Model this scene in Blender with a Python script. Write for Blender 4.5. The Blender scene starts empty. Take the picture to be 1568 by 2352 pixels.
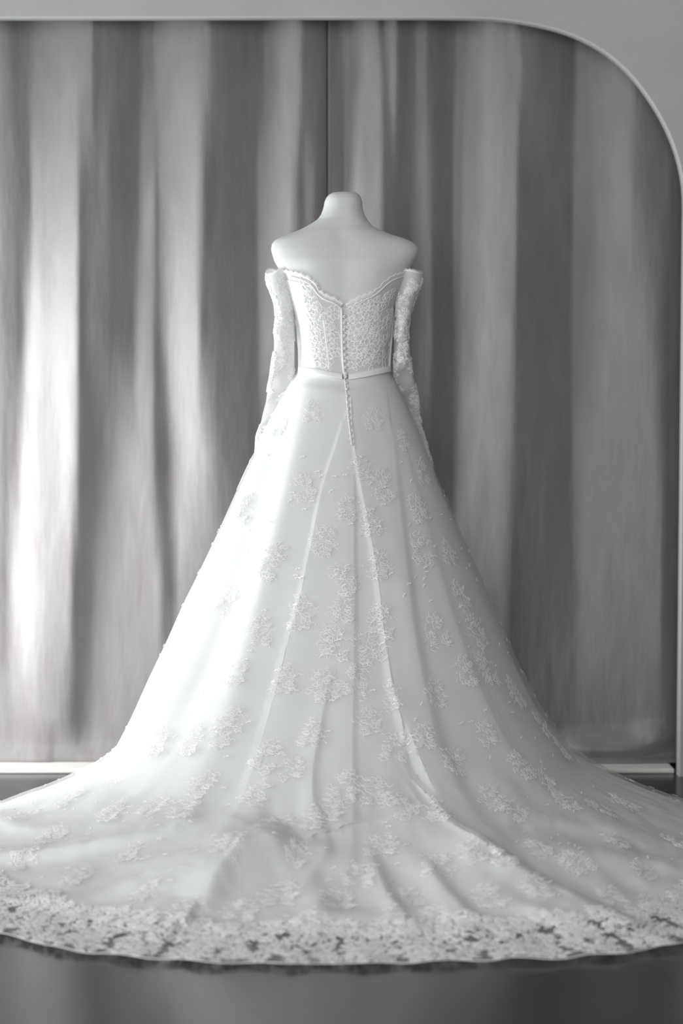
import bpy, math, random
import numpy as np

# ------------------------------------------------------------------ camera, world, lights, exposure
D, H = 4.99, 1.052            # camera distance to the mannequin, camera height
F = 4443.0                    # focal length in pixels of a 1568 x 2352 frame
PITCH = math.atan(248.0 / F)
scn = bpy.context.scene
COL = scn.collection

cam_d = bpy.data.cameras.new('camera')
cam = bpy.data.objects.new('camera', cam_d)
COL.objects.link(cam)
cam.location = (0, -D, H)
cam.rotation_euler = (math.pi / 2 - PITCH, 0, 0)
cam_d.sensor_fit = 'VERTICAL'
cam_d.sensor_height = 36.0
cam_d.sensor_width = 24.0
cam_d.lens = F * 36.0 / 2352.0
cam_d.clip_start = 0.05
cam_d.dof.use_dof = True
cam_d.dof.focus_distance = 4.72
cam_d.dof.aperture_fstop = 1.9
scn.camera = cam

world = bpy.data.worlds.new('world')
scn.world = world
world.use_nodes = True
bg = world.node_tree.nodes['Background']
bg.inputs['Color'].default_value = (0.97, 0.985, 1.0, 1)
bg.inputs['Strength'].default_value = 0.55


def area_light(name, loc, rot, sx, sy, power, color):
    l = bpy.data.lights.new(name, 'AREA')
    l.shape = 'RECTANGLE'
    l.size, l.size_y = sx, sy
    l.energy = power
    l.color = color
    o = bpy.data.objects.new(name, l)
    o.location = loc
    o.rotation_euler = rot
    COL.objects.link(o)
    return o


# tall window to the left of the dress, camera side
key = area_light('window_daylight', (-1.80, 0.16, 0.64), (0, -math.pi / 2, math.radians(21)), 1.7, 0.45, 37, (0.97, 0.99, 1.0))
key.data.spread = math.radians(130)
area_light('side_fill_light', (-2.9, -2.7, 1.2), (0, math.radians(-90), math.radians(30)), 2.0, 2.0, 38, (0.975, 0.988, 1.0))  # soft fill added at left front to lift the dress

scn.view_settings.view_transform = 'Standard'
scn.view_settings.look = 'None'
scn.view_settings.exposure = 0.0
scn.view_settings.gamma = 1.0
scn.view_settings.use_curve_mapping = False

# fill light added behind the camera to brighten the dress from the front
area_light('front_fill_light', (-0.9, -6.3, 1.8), (math.radians(80), 0, math.radians(-8)), 3.2, 2.2, 138, (0.975, 0.988, 1.0))

rng = np.random.default_rng(7)
random.seed(7)

# ------------------------------------------------------------------ pixel <-> world helpers (authoring only)
CP, SP = math.cos(PITCH), math.sin(PITCH)


def ray(px, py):
    a, b = (px - 784.0) / F, -(py - 1176.0) / F
    return np.array([a, CP + b * SP, -SP + b * CP])


def at_y(px, py, Y):
    d = ray(px, py)
    t = (Y + D) / d[1]
    return np.array([0, -D, H]) + d * t


def at_z(px, py, Z=0.0):
    d = ray(px, py)
    t = (Z - H) / d[2]
    return np.array([0, -D, H]) + d * t


def proj(P):
    P = np.asarray(P, float)
    x, y, z = P[..., 0], P[..., 1] + D, P[..., 2] - H
    dep = y * CP - z * SP
    up = y * SP + z * CP
    return 784 + F * x / dep, 1176 - F * up / dep


def sstep(x, a, b):
    t = np.clip((np.asarray(x, float) - a) / (b - a), 0, 1)
    return t * t * (3 - 2 * t)


# ------------------------------------------------------------------ materials
def new_mat(name):
    m = bpy.data.materials.new(name)
    m.use_nodes = True
    nt = m.node_tree
    b = nt.nodes['Principled BSDF']
    return m, nt, b


def noise_bump(nt, b, scale, strength, dist, stretch=(1, 1, 1), detail=4.0, coord='Object'):
    tc = nt.nodes.new('ShaderNodeTexCoord')
    mp = nt.nodes.new('ShaderNodeMapping')
    mp.inputs['Scale'].default_value = stretch
    nz = nt.nodes.new('ShaderNodeTexNoise')
    nz.inputs['Scale'].default_value = scale
    nz.inputs['Detail'].default_value = detail
    bp = nt.nodes.new('ShaderNodeBump')
    bp.inputs['Strength'].default_value = strength
    bp.inputs['Distance'].default_value = dist
    nt.links.new(tc.outputs[coord], mp.inputs['Vector'])
    nt.links.new(mp.outputs['Vector'], nz.inputs['Vector'])
    nt.links.new(nz.outputs['Fac'], bp.inputs['Height'])
    nt.links.new(bp.outputs['Normal'], b.inputs['Normal'])
    return nz, mp, tc


def color_mix(nt, b, nz, c0, c1, lo=0.35, hi=0.65):
    r = nt.nodes.new('ShaderNodeValToRGB')
    r.color_ramp.elements[0].position = lo
    r.color_ramp.elements[0].color = (*c0, 1)
    r.color_ramp.elements[1].position = hi
    r.color_ramp.elements[1].color = (*c1, 1)
    nt.links.new(nz.outputs['Fac'], r.inputs['Fac'])
    nt.links.new(r.outputs['Color'], b.inputs['Base Color'])
    return r


def simple(name, col, rough=0.6, spec=0.3, sheen=0.0):
    m, nt, b = new_mat(name)
    b.inputs['Base Color'].default_value = (*col, 1)
    b.inputs['Roughness'].default_value = rough
    b.inputs['Specular IOR Level'].default_value = spec
    if sheen:
        b.inputs['Sheen Weight'].default_value = sheen
    return m, nt, b


def sheer(name, col, alpha):
    """woven net: part of the light passes straight through, the rest scatters both ways"""
    m = bpy.data.materials.new(name)
    m.use_nodes = True
    nt = m.node_tree
    nt.nodes.remove(nt.nodes['Principled BSDF'])
    out = nt.nodes['Material Output']
    tr = nt.nodes.new('ShaderNodeBsdfTransparent')
    df = nt.nodes.new('ShaderNodeBsdfDiffuse')
    tl = nt.nodes.new('ShaderNodeBsdfTranslucent')
    df.inputs['Color'].default_value = (*col, 1)
    tl.inputs['Color'].default_value = (*col, 1)
    m1 = nt.nodes.new('ShaderNodeMixShader')
    m1.inputs[0].default_value = 0.25
    nt.links.new(df.outputs[0], m1.inputs[1])
    nt.links.new(tl.outputs[0], m1.inputs[2])
    m2 = nt.nodes.new('ShaderNodeMixShader')
    m2.inputs[0].default_value = alpha
    nt.links.new(tr.outputs[0], m2.inputs[1])
    nt.links.new(m1.outputs[0], m2.inputs[2])
    nt.links.new(m2.outputs[0], out.inputs['Surface'])
    return m


M = {}
M['lining'], nt, b = simple('ivory_satin_lining', (0.775, 0.783, 0.779), 0.55, 0.25, 0.15)
noise_bump(nt, b, 26, 0.25, 0.004)
M['tulle'] = sheer('white_tulle', (0.88, 0.888, 0.884), 0.30)
M['net'] = sheer('sleeve_net', (0.88, 0.888, 0.884), 0.52)
M['cord'], _, _ = simple('lace_cord', (0.93, 0.938, 0.934), 0.6, 0.25)
M['lace_fill'] = sheer('lace_fill', (0.91, 0.918, 0.914), 0.30)
M['cuff_lace'] = sheer('cuff_lace', (0.88, 0.895, 0.89), 0.62)
M['bodice'], nt, b = simple('bodice_net_over_lining', (0.61, 0.62, 0.615), 0.6, 0.2)
noise_bump(nt, b, 900, 0.3, 0.001)
M['satin'], nt, b = simple('white_satin', (0.84, 0.85, 0.845), 0.42, 0.4)
noise_bump(nt, b, 60, 0.1, 0.002)
M['cloth_button'], _, _ = simple('covered_button', (0.80, 0.81, 0.805), 0.65, 0.2)
M['torso'], nt, b = simple('mannequin_cloth', (0.65, 0.66, 0.655), 0.75, 0.2, 0.1)
noise_bump(nt, b, 260, 0.12, 0.001)
M['metal'], _, _ = simple('dark_metal', (0.08, 0.08, 0.08), 0.4, 0.5)
M['loop'], _, _ = simple('button_loop_thread', (0.62, 0.62, 0.61), 0.7, 0.2)

m, nt, b = new_mat('grey_curtain_cloth')
b.inputs['Roughness'].default_value = 0.5
b.inputs['Specular IOR Level'].default_value = 0.35
b.inputs['Sheen Tint'].default_value = (0.93, 0.94, 1.0, 1)
b.inputs['Sheen Weight'].default_value = 0.6
b.inputs['Sheen Roughness'].default_value = 0.4
nz, mp, tc = noise_bump(nt, b, 5.0, 0.32, 0.012, (4, 4, 1.0), 7.0)
color_mix(nt, b, nz, (0.188, 0.176, 0.172), (0.222, 0.211, 0.210), 0.3, 0.7)
M['curtain'] = m

m, nt, b = new_mat('smoothed_plaster')
b.inputs['Roughness'].default_value = 0.8
nz, mp, tc = noise_bump(nt, b, 3.0, 0.15, 0.01, (1, 1, 2.0), 6.0)
color_mix(nt, b, nz, (0.40, 0.408, 0.395), (0.45, 0.458, 0.445), 0.3, 0.7)
M['plaster'] = m
M['plaster_edge'], nt, b = simple('pale_plaster_edge', (0.42, 0.43, 0.42), 0.75, 0.2)
noise_bump(nt, b, 30, 0.2, 0.003)
M['dark_wall'], nt, b = simple('light_absorbing_wall', (0.14, 0.14, 0.14), 0.8, 0.2)  # dark tone chosen to keep bounce light off the curtains
M['ledge'], nt, b = simple('painted_ledge', (0.66, 0.65, 0.61), 0.7, 0.2)
noise_bump(nt, b, 120, 0.4, 0.003)
m, nt, b = new_mat('dark_grey_floor')
b.inputs['Roughness'].default_value = 0.22
b.inputs['Specular IOR Level'].default_value = 0.5
b.inputs['IOR'].default_value = 1.8
nz, mp, tc = noise_bump(nt, b, 5.0, 0.04, 0.004, (1, 1, 1), 5.0)
color_mix(nt, b, nz, (0.012, 0.0128, 0.0136), (0.018, 0.0192, 0.0204), 0.3, 0.7)
M['floor'] = m


# ------------------------------------------------------------------ mesh helpers
def mesh_obj(name, V, faces, mats, parent=None, smooth=True, mat_idx=None):
    """faces: list of (n,3)/(n,4) int arrays"""
    me = bpy.data.meshes.new(name)
    V = np.asarray(V, np.float32).reshape(-1, 3)
    faces = [np.asarray(f, np.int32) for f in faces if len(f)]
    me.vertices.add(len(V))
    me.vertices.foreach_set('co', V.ravel())
    loops = np.concatenate([f.ravel() for f in faces])
    tot = np.concatenate([np.full(len(f), f.shape[1], np.int32) for f in faces])
    start = np.concatenate([[0], np.cumsum(tot)[:-1]]).astype(np.int32)
    me.loops.add(len(loops))
    me.loops.foreach_set('vertex_index', loops)
    me.polygons.add(len(tot))
    me.polygons.foreach_set('loop_start', start)
    if mat_idx is not None:
        me.polygons.foreach_set('material_index', np.asarray(mat_idx, np.int32))
    me.polygons.foreach_set('use_smooth', np.full(len(tot), smooth, bool))
    for mm in (mats if isinstance(mats, (list, tuple)) else [mats]):
        me.materials.append(mm)
    me.update(calc_edges=True)
    me.validate()
    o = bpy.data.objects.new(name, me)
    COL.objects.link(o)
    if parent is not None:
        o.parent = parent
    return o


def grid_faces(R, C, closed=False):
    i = np.arange(R - 1)[:, None]
    j = np.arange(C if closed else C - 1)[None, :]
    a = i * C + j
    b2 = i * C + (j + 1) % C
    return np.stack([a, a + C, b2 + C, b2], -1).reshape(-1, 4)


def grid_obj(name, P, mat, parent=None, closed=False, cap_top=False, cap_bottom=False):
    R, C = P.shape[:2]
    V = P.reshape(-1, 3)
    faces = [grid_faces(R, C, closed)]
    for flag, row in ((cap_top, 0), (cap_bottom, R - 1)):
        if flag:
            c = len(V)
            V = np.vstack([V, P[row].mean(0)[None]])
            j = np.arange(C)
            faces.append(np.stack([np.full(C, c), row * C + j, row * C + (j + 1) % C], -1))
    return mesh_obj(name, V, faces, mat, parent)


def tube(name, path, rad, mat, parent=None, n=8, flat=None):
    path = np.asarray(path, float)
    rad = np.broadcast_to(np.asarray(rad, float), (len(path),))
    t = np.gradient(path, axis=0)
    t /= np.linalg.norm(t, axis=1)[:, None] + 1e-12
    ref = np.array([0, 1.0, 0.02])
    u = np.cross(t, ref)
    u /= np.linalg.norm(u, axis=1)[:, None] + 1e-12
    v = np.cross(t, u)
    a = np.linspace(0, 2 * math.pi, n, endpoint=False)
    fl = 1.0 if flat is None else flat
    P = path[:, None] + rad[:, None, None] * (np.cos(a)[None, :, None] * u[:, None] + fl * np.sin(a)[None, :, None] * v[:, None])
    return grid_obj(name, P, mat, parent, True, True, True)


def box_arrays(x0, x1, y0, y1, z0, z1):
    V = np.array([[x, y, z] for x in (x0, x1) for y in (y0, y1) for z in (z0, z1)], float)
    Fq = np.array([[0, 1, 3, 2], [4, 6, 7, 5], [0, 4, 5, 1], [2, 3, 7, 6], [0, 2, 6, 4], [1, 5, 7, 3]])
    return V, Fq


def bevel(o, w, seg=2):
    md = o.modifiers.new('bevel', 'BEVEL')
    md.width, md.segments = w, seg


def empty(name, loc=(0, 0, 0)):
    o = bpy.data.objects.new(name, None)
    o.location = loc
    o.empty_display_size = 0.1
    COL.objects.link(o)
    return o


def tag(o, label=None, cat=None, group=None, kind=None):
    for k, v in (('label', label), ('category', cat), ('group', group), ('kind', kind)):
        if v:
            o[k] = v
    return o


# ------------------------------------------------------------------ setting: floor, arched wall, ledge, niche
YW = 0.43                       # front face of the arched wall
YC = 0.60                       # mean plane of the curtains
V, Fq = box_arrays(-3.4, 3.0, -6.5, 1.2, -0.1, 0.0)
tag(mesh_obj('floor', V, [Fq], M['floor'], smooth=False), kind='structure')

V, Fq = box_arrays(2.3, 2.4, -6.5, YW, 0.0, 3.0)
tag(mesh_obj('unseen_wall_right', V, [Fq], M['dark_wall'], smooth=False), kind='structure')  # unseen wall, added to cut ambient light from the right

# arch outline (front edge), right side measured from the photograph, then converted to the wall plane
arch_px = [(-900, 40), (-300, 40), (0, 41), (300, 41), (600, 40), (900, 40), (1100, 41), (1160, 45), (1220, 54), (1290, 70), (1350, 95),
           (1405, 130), (1455, 177), (1503, 243), (1535, 302), (1558, 365), (1573, 435), (1577, 520), (1576, 600)]
A = np.array([at_y(x, y, YW)[[0, 2]] for x, y in arch_px])
xj = at_y(1558, 1780, YW)[0]
# jamb straight down to the floor
A = np.vstack([A, [[xj, 1.2], [xj, 0.8], [xj, 0.4], [xj, 0.0]]])
A[-6:, 0] = xj
A[-7, 0] = min(A[-7, 0], xj + 0.0)


def resample(P, n, smooth_it=2):
    P = np.asarray(P, float)
    for _ in range(smooth_it):        # Chaikin corner cutting keeps the ends
        Q = np.empty((2 * len(P), P.shape[1]))
        Q[0], Q[-1] = P[0], P[-1]
        Q[1:-1:2] = 0.75 * P[:-1] + 0.25 * P[1:]
        Q[2:-1:2] = 0.25 * P[:-1] + 0.75 * P[1:]
        P = Q
    d = np.r_[0, np.cumsum(np.linalg.norm(np.diff(P, axis=0), axis=1))]
    s = np.linspace(0, d[-1], n)
    return np.stack([np.interp(s, d, P[:, k]) for k in range(P.shape[1])], -1)


A = resample(A, 160)
n = len(A)
# outer rectangle matched point by point
TOP, RIGHT = 3.0, 2.6
O = np.empty_like(A)
kc = int(np.argmax(A[:, 1] < A[0, 1] - 0.30))
for i in range(n):
    if i < kc:
        O[i] = (A[0, 0] + (RIGHT - A[0, 0]) * i / kc, TOP)
    else:
        O[i] = (RIGHT, TOP * (1 - (i - kc) / (n - 1 - kc)))
th = 0.040                      # thickness of the arch panel
rows = []
c_in = np.array([0.0, 1.0])
dirn = np.gradient(A, axis=0)
nrm = np.stack([dirn[:, 1], -dirn[:, 0]], -1)
nrm /= np.linalg.norm(nrm, axis=1)[:, None]
sgn = np.sign(((c_in - A) * nrm).sum(1))[:, None]
nrm *= sgn                      # points into the opening
prof = [(0.0, 0.000, None)]


def ring(XZ, y):
    return np.stack([XZ[:, 0], np.full(len(XZ), y), XZ[:, 1]], -1)


P = np.stack([ring(O, YW), ring(A - nrm * 0.004, YW)])
wall = grid_obj('wall_back', P, M['plaster'])
tag(wall, kind='structure')
# soffit / reveal of the arch: its own paler strip with rounded arris
P = np.stack([ring(A - nrm * 0.004, YW), ring(A - nrm * 0.001, YW + 0.001), ring(A, YW + 0.004), ring(A, YW + th), ring(A - nrm * 0.05, YW + th), ring(O, YW + th)])
tr = grid_obj('trim_1', P, M['plaster_edge'])
tag(tr, kind='structure')
# niche back wall behind the curtains
V, Fq = box_arrays(-3.4, 3.0, 0.95, 1.05, 0.0, 3.0)
tag(mesh_obj('wall_niche', V, [Fq], M['plaster'], smooth=False), kind='structure')
V, Fq = box_arrays(-3.4, 3.0, -6.5, 1.05, 3.0, 3.1)
tag(mesh_obj('unseen_ceiling', V, [Fq], M['plaster'], smooth=False), kind='structure')  # unseen slab over the room, added to cut ambient light from above

# low ledge the curtains brush
pl0 = at_z(0, 1780, 0)
pr0 = at_z(1550, 1789, 0)
yl = YW + 0.045
V, Fq = box_arrays(-2.3, xj - 0.004, yl, yl + 0.30, 0.0, 0.014)
led = mesh_obj('trim_2', V, [Fq], M['ledge'], smooth=False)
bevel(led, 0.004)
tag(led, kind='structure')

# ------------------------------------------------------------------ curtains
KN = {
    60: [0, .4, 40, .22, 60, .3, 80, .45, 110, .6, 140, .72, 160, .9, 180, .75, 205, .7, 215, .65, 222, .35, 260, .35, 300, .25, 315, .22, 330, .4, 350, .45, 360, .65, 400, .75, 430, .85, 460, .75, 478, .6, 490, .4, 530, .3, 560, .22, 600, .25, 612, .5, 625, .7, 650, .85, 680, .85, 690, .6, 700, .35, 740, .25, 750, .1, 756, .35, 772, .3, 795, .6, 806, .5, 815, .8, 840, .85, 862, .7, 874, .35, 888, .6, 905, .75, 914, .35, 930, .25, 948, .35, 960, .55, 975, .5, 985, .25, 1020, .22, 1040, .35, 1055, .6, 1090, .65, 1110, .8, 1120, 1, 1130, .8, 1160, .6, 1175, .62, 1190, .45, 1215, .4, 1240, .3, 1290, .2, 1315, .22, 1330, .5, 1360, .5, 1400, .6, 1440, .5, 1470, .3, 1568, .2],
    150: [0, .4, 20, .35, 40, .2, 60, .3, 80, .45, 110, .6, 140, .75, 160, .95, 180, .75, 205, .65, 215, .6, 222, .3, 260, .35, 300, .25, 315, .2, 330, .4, 350, .45, 360, .7, 400, .8, 430, .9, 460, .75, 480, .6, 490, .4, 530, .3, 560, .2, 600, .2, 612, .5, 625, .7, 650, .95, 680, .95, 690, .6, 700, .35, 740, .25, 750, .05, 755, .35, 775, .3, 790, .5, 800, .6, 806, .5, 815, .85, 840, .95, 865, .75, 880, .4, 890, .5, 905, .75, 912, .3, 930, .2, 950, .3, 960, .55, 975, .5, 985, .25, 1020, .2, 1040, .3, 1055, .6, 1090, .65, 1110, .8, 1120, 1, 1130, .8, 1160, .6, 1185, .6, 1200, .4, 1230, .3, 1260, .25, 1290, .15, 1315, .2, 1330, .5, 1360, .5, 1400, .6, 1440, .5, 1470, .3, 1568, .2],
    430: [0, .45, 40, .35, 62, .3, 75, .75, 100, .7, 130, .95, 170, 1, 180, .9, 190, .4, 215, .45, 240, .5, 260, .35, 300, .3, 315, .35, 330, .75, 350, .7, 358, .4, 372, .6, 400, .75, 450, .9, 462, .7, 475, .35, 520, .35, 560, .3, 585, .3, 597, .7, 640, .8, 665, .95, 672, .7, 690, .35, 705, .55, 720, .5, 730, .3, 745, .05, 755, .3, 765, .5, 775, .45, 788, .3, 800, .85, 820, 1, 840, .7, 870, .7, 885, .3, 940, .25, 955, .45, 975, .6, 990, .45, 1000, .25, 1035, .2, 1050, .7, 1090, .65, 1115, .85, 1130, .8, 1180, .65, 1190, .3, 1250, .3, 1310, .2, 1326, .55, 1380, .65, 1440, .65, 1452, .4, 1480, .3, 1530, .25, 1542, .05, 1568, .05],
    750: [0, .45, 40, .35, 55, .7, 75, .95, 100, .85, 150, 1, 178, .9, 188, .35, 210, .5, 230, .45, 260, .35, 300, .35, 318, .7, 345, .6, 358, .35, 370, .5, 390, .8, 440, .95, 455, .85, 465, .4, 520, .35, 570, .3, 590, .35, 600, .6, 640, .65, 690, .4, 745, .2, 770, .4, 800, .8, 850, .7, 890, .3, 940, .2, 950, .45, 985, .5, 1000, .3, 1040, .25, 1055, .6, 1120, .75, 1170, .65, 1190, .3, 1310, .25, 1328, .55, 1400, .6, 1480, .5, 1515, .3, 1530, .05, 1568, .05],
    1050: [0, .5, 30, .6, 50, .9, 100, .85, 150, 1, 172, .9, 185, .4, 210, .4, 240, .6, 270, .75, 300, .8, 345, .8, 360, .4, 375, .4, 390, .8, 430, .95, 470, .85, 500, .5, 530, .4, 580, .3, 640, .5, 745, .3, 800, .7, 890, .4, 990, .25, 1040, .25, 1058, .6, 1100, .65, 1150, .65, 1190, .35, 1310, .3, 1330, .55, 1400, .55, 1500, .5, 1525, .3, 1535, .05, 1568, .05],
    1350: [0, .55, 20, .85, 50, 1, 110, .85, 155, .85, 170, .4, 195, .4, 215, .7, 290, .75, 360, .8, 375, .5, 390, .5, 410, .8, 440, .7, 600, .5, 900, .5, 1130, .5, 1165, .45, 1180, .3, 1320, .3, 1345, .5, 1520, .45, 1535, .05, 1568, .05],
    1650: [0, .9, 60, 1, 130, .8, 155, .6, 170, .45, 185, .55, 210, .75, 260, .75, 300, .7, 600, .5, 1200, .4, 1280, .4, 1400, .4, 1500, .4, 1540, .3, 1555, .05, 1568, .05],
    1760: [0, .7, 60, .75, 100, .6, 110, .4, 125, .6, 160, .7, 300, .65, 600, .5, 1200, .45, 1400, .45, 1540, .35, 1568, .2],
}
KX = np.arange(-640, 1660, 2.0)
KY = sorted(KN)
tab = []
for k in KY:
    a = np.array(KN[k], float).reshape(-1, 2)
    row = np.interp(KX, a[:, 0], a[:, 1])
    # beyond the left edge of the frame: the same kind of folds go on
    left = KX < 0
    row[left] = a[0, 1] + (0.28 * np.sin(KX[left] / 26.0 + 0.002 * k) + 0.14 * np.sin(KX[left] / 11.0 + 1)) * np.minimum(1, -KX[left] / 60)
    right = KX > 1568
    row[right] = 0.3
    tab.append(row)
tab = np.array(tab)


def box_blur(a, w):
    k = np.ones(w) / w
    pad = np.pad(a, ((0, 0), (w, w)), mode='edge')
    return np.array([np.convolve(r, k, 'same') for r in pad])[:, w:-w]


KZ = 0.86 / 2
sl = box_blur(tab, 3) - 0.52
dx_m = 2.0 / F * 5.55
hgt = np.cumsum(sl * 2.05, axis=1) * dx_m
hgt -= box_blur(box_blur(hgt, 131), 91)          # keep the folds, drop the drift
NR = 150
zs = np.r_[np.linspace(2.45, 0.20, NR - 40), np.linspace(0.195, 0.0145, 40)]


def curtain(name, px0, px1, label, edge_left=None):
    cols = np.arange(px0, px1 + 0.1, 3.0)
    P = np.zeros((NR, len(cols), 3))
    for r, z in enumerate(zs):
        _, pyr = proj(np.array([0, YC, z]))
        yy = np.clip(pyr, KY[0], KY[-1])
        k = int(np.clip(np.searchsorted(KY, yy) - 1, 0, len(KY) - 2))
        f = (yy - KY[k]) / (KY[k + 1] - KY[k])
        h = np.interp(cols, KX, hgt[k]) * (1 - f) + np.interp(cols, KX, hgt[k + 1]) * f
        xw = (cols - 784) / F * 5.55
        h = h * (0.70 + 0.30 * sstep(z, 0.0, 0.25)) if name else h
        y = YC - h
        if label.startswith('right'):
            # cloth gathered where it meets the ledge: a bulge, a tuck and a roll
            cx, sxw = (1400 - 784) / F * 5.55, 0.13
            g = np.exp(-((xw - cx) / sxw) ** 4)
            y -= 0.055 * g * np.exp(-((z - 0.055) / 0.030) ** 2)
            y -= 0.035 * np.exp(-((z - 0.012) / 0.014) ** 2)
            g2 = np.exp(-((xw - (1515 - 784) / F * 5.55) / 0.05) ** 2)
            y -= 0.03 * g2 * np.exp(-((z - 0.085) / 0.03) ** 2)
        else:
            y -= 0.02 * np.exp(-((z - 0.02) / 0.03) ** 2)
        P[r, :, 0] = xw
        P[r, :, 1] = y
        P[r, :, 2] = z
    y_min = YW + th + 0.012
    P[..., 1] = np.maximum(P[..., 1], y_min)
    o = grid_obj('curtain', P, M['curtain'])
    md = o.modifiers.new('cloth', 'SOLIDIFY')
    md.thickness, md.offset = 0.003, 1.0
    return o, P


c1, P1 = curtain('curtain', -620, 748, 'left')
tag(c1, 'grey curtain panel left of the centre join, brightly lit folds', 'curtain', 'floor length grey curtains')
c2, P2 = curtain('curtain', 754, 1640, 'right')
tag(c2, 'grey curtain panel right of the centre join, hem bunched on the ledge', 'curtain', 'floor length grey curtains')
# stitched edge fold of the right panel where the two meet
sel = np.arange(0, NR, 2)
path = P2[sel, 0].copy()
path[:, 1] += 0.001
tube('edge_hem', path, 0.0025, M['curtain'], c2, 6)

# ------------------------------------------------------------------ mannequin
rows_px = [(440, 764, 819), (442, 759, 822), (445, 754, 826), (451, 749, 829), (460, 745, 832), (476, 742, 833), (490, 737, 837), (502, 729, 843),
           (511, 716, 850), (520, 701, 859), (527, 687, 873), (533, 673, 888), (540, 655, 905), (546, 640, 925), (552, 630, 941), (560, 624, 954),
           (572, 622, 961), (585, 625, 959), (600, 630, 951), (620, 639, 941), (650, 655, 925), (680, 666, 911), (700, 673, 905), (750, 686, 897),
           (800, 691, 892), (840, 692, 889), (870, 690, 893), (930, 660, 920), (1000, 648, 932)]
BZ = np.array([at_y(790, r[0], 0)[2] for r in rows_px])
BL = np.array([at_y(r[1], r[0], 0)[0] for r in rows_px])
BR = np.array([at_y(r[2], r[0], 0)[0] for r in rows_px])
dep_px = np.array([440, 446, 455, 476, 502, 520, 533, 546, 572, 600, 650, 700, 750, 800, 850, 930, 1000])
dep_b = np.array([.032, .043, .050, .053, .056, .060, .064, .068, .078, .088, .098, .098, .092, .086, .084, .11, .12])
cen_y = np.array([.035, .035, .035, .034, .028, .022, .016, .012, .006, .002, 0, 0, 0, 0, 0, 0, 0])
o_ = np.argsort(BZ)
BZs, BLs, BRs = BZ[o_], BL[o_], BR[o_]
dz_ = np.array([at_y(790, p, 0)[2] for p in dep_px])
od = np.argsort(dz_)
dzs, dbs, cys = dz_[od], dep_b[od], cen_y[od]


def body(phi, z, off=0.0):
    """phi 0 faces the camera (the back of the form), +90 deg is the right of the picture"""
    phi, z = np.broadcast_arrays(np.asarray(phi, float), np.asarray(z, float))
    l, r = np.interp(z, BZs, BLs), np.interp(z, BZs, BRs)
    xc, w = (l + r) / 2, (r - l) / 2
    d, cy = np.interp(z, dzs, dbs), np.interp(z, dzs, cys)
    s, c = np.sin(phi), np.cos(phi)
    e = 2 / 2.25
    sx = np.sign(s) * np.abs(s) ** e
    sy = np.sign(c) * np.abs(c) ** e
    x = xc + (w + off) * sx
    back = (d + off) * sy
    # spine hollow and shoulder blades
    zr = at_y(790, 640, 0)[2]
    dxs = x - xc
    blade = np.exp(-((np.abs(dxs) - 0.075) / 0.04) ** 2) * np.exp(-((z - zr) / 0.07) ** 2) * 0.005
    spine = -np.exp(-(dxs / 0.028) ** 2) * sstep(z, 1.08, 1.25) * (1 - sstep(z, 1.48, 1.56)) * 0.0045
    back = back + np.where(c > 0, blade + spine, 0) * np.clip(c * 3, 0, 1)
    y = cy - back
    return np.stack([x, y, z], -1)


mann = empty('mannequin', (0.007, 0.0, 0.0))
tag(mann, 'white cloth-covered dress form torso with capped neck wearing the gown', 'mannequin')
zz = np.interp(np.linspace(0, 1, 200), np.linspace(0, 1, len(BZ)), BZ)
for _ in range(3):
    zz[1:-1] = (zz[:-2] + zz[1:-1] * 2 + zz[2:]) / 4
ph = np.linspace(-math.pi, math.pi, 160, endpoint=False)
P = body(ph[None, :], zz[:, None], -0.007 * (1 - sstep(zz, at_y(790, 645, 0)[2], at_y(790, 600, 0)[2]))[:, None])
for _ in range(3):               # relax the silhouette
    P[1:-1] = (P[:-2] + 2 * P[1:-1] + P[2:]) / 4
P -= np.array([0.007, 0, 0])
grid_obj('torso', P, M['torso'], mann, True, True, True)
# stitched seam round the neck cap
zc = at_y(790, 463, 0)[2]
C0 = body(np.linspace(-math.pi, math.pi, 64), zc, -0.0004) - np.array([0.007, 0, 0])
tube('neck_seam', C0, 0.0008, M['torso'], mann, 6)
tube('stand_pole', [(0, 0, 0.02), (0, 0, 0.5), (0, 0, 0.98)], 0.014, M['metal'], mann, 12)
tube('stand_base', [(0, 0, 0.001), (0, 0, 0.008), (0, 0, 0.018), (0, 0, 0.024)], [0.16, 0.165, 0.155, 0.03], M['metal'], mann, 32)

nl_px = np.array([(600, 624), (640, 626), (668, 631), (690, 637), (712, 648), (722, 660), (730, 673), (745, 684), (770, 693), (786, 707), (796, 707), (812, 696), (830, 687), (855, 678), (872, 665), (886, 650), (905, 637), (935, 627), (980, 624)], float)
bt_px = np.array([(600, 846), (688, 847), (787, 862), (797, 862), (890, 848), (1000, 846)], float)


def edge_z(phis, table, off):
    z = np.full(len(phis), 1.3)
    for _ in range(25):
        P = body(phis, z, off)
        px, py = proj(P)
        tgt = np.interp(px, table[:, 0], table[:, 1])
        z = z + 0.6 * (py - tgt) / F * (P[:, 1] + D)
    zf = at_y(790, np.interp(600, table[:, 0], table[:, 1]) if table is bt_px else 632, 0)[2]
    w = sstep(np.abs(phis), math.radians(85), math.radians(105))
    return z * (1 - w) + zf * w


wb = {-1: np.array([(600, 840), (684, 841), (735, 848), (770, 855), (787, 858)], float), 1: np.array([(796, 859), (812, 857), (845, 851), (890, 841), (1000, 840)], float)}
wb_all = np.vstack([wb[-1], wb[1]])
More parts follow.
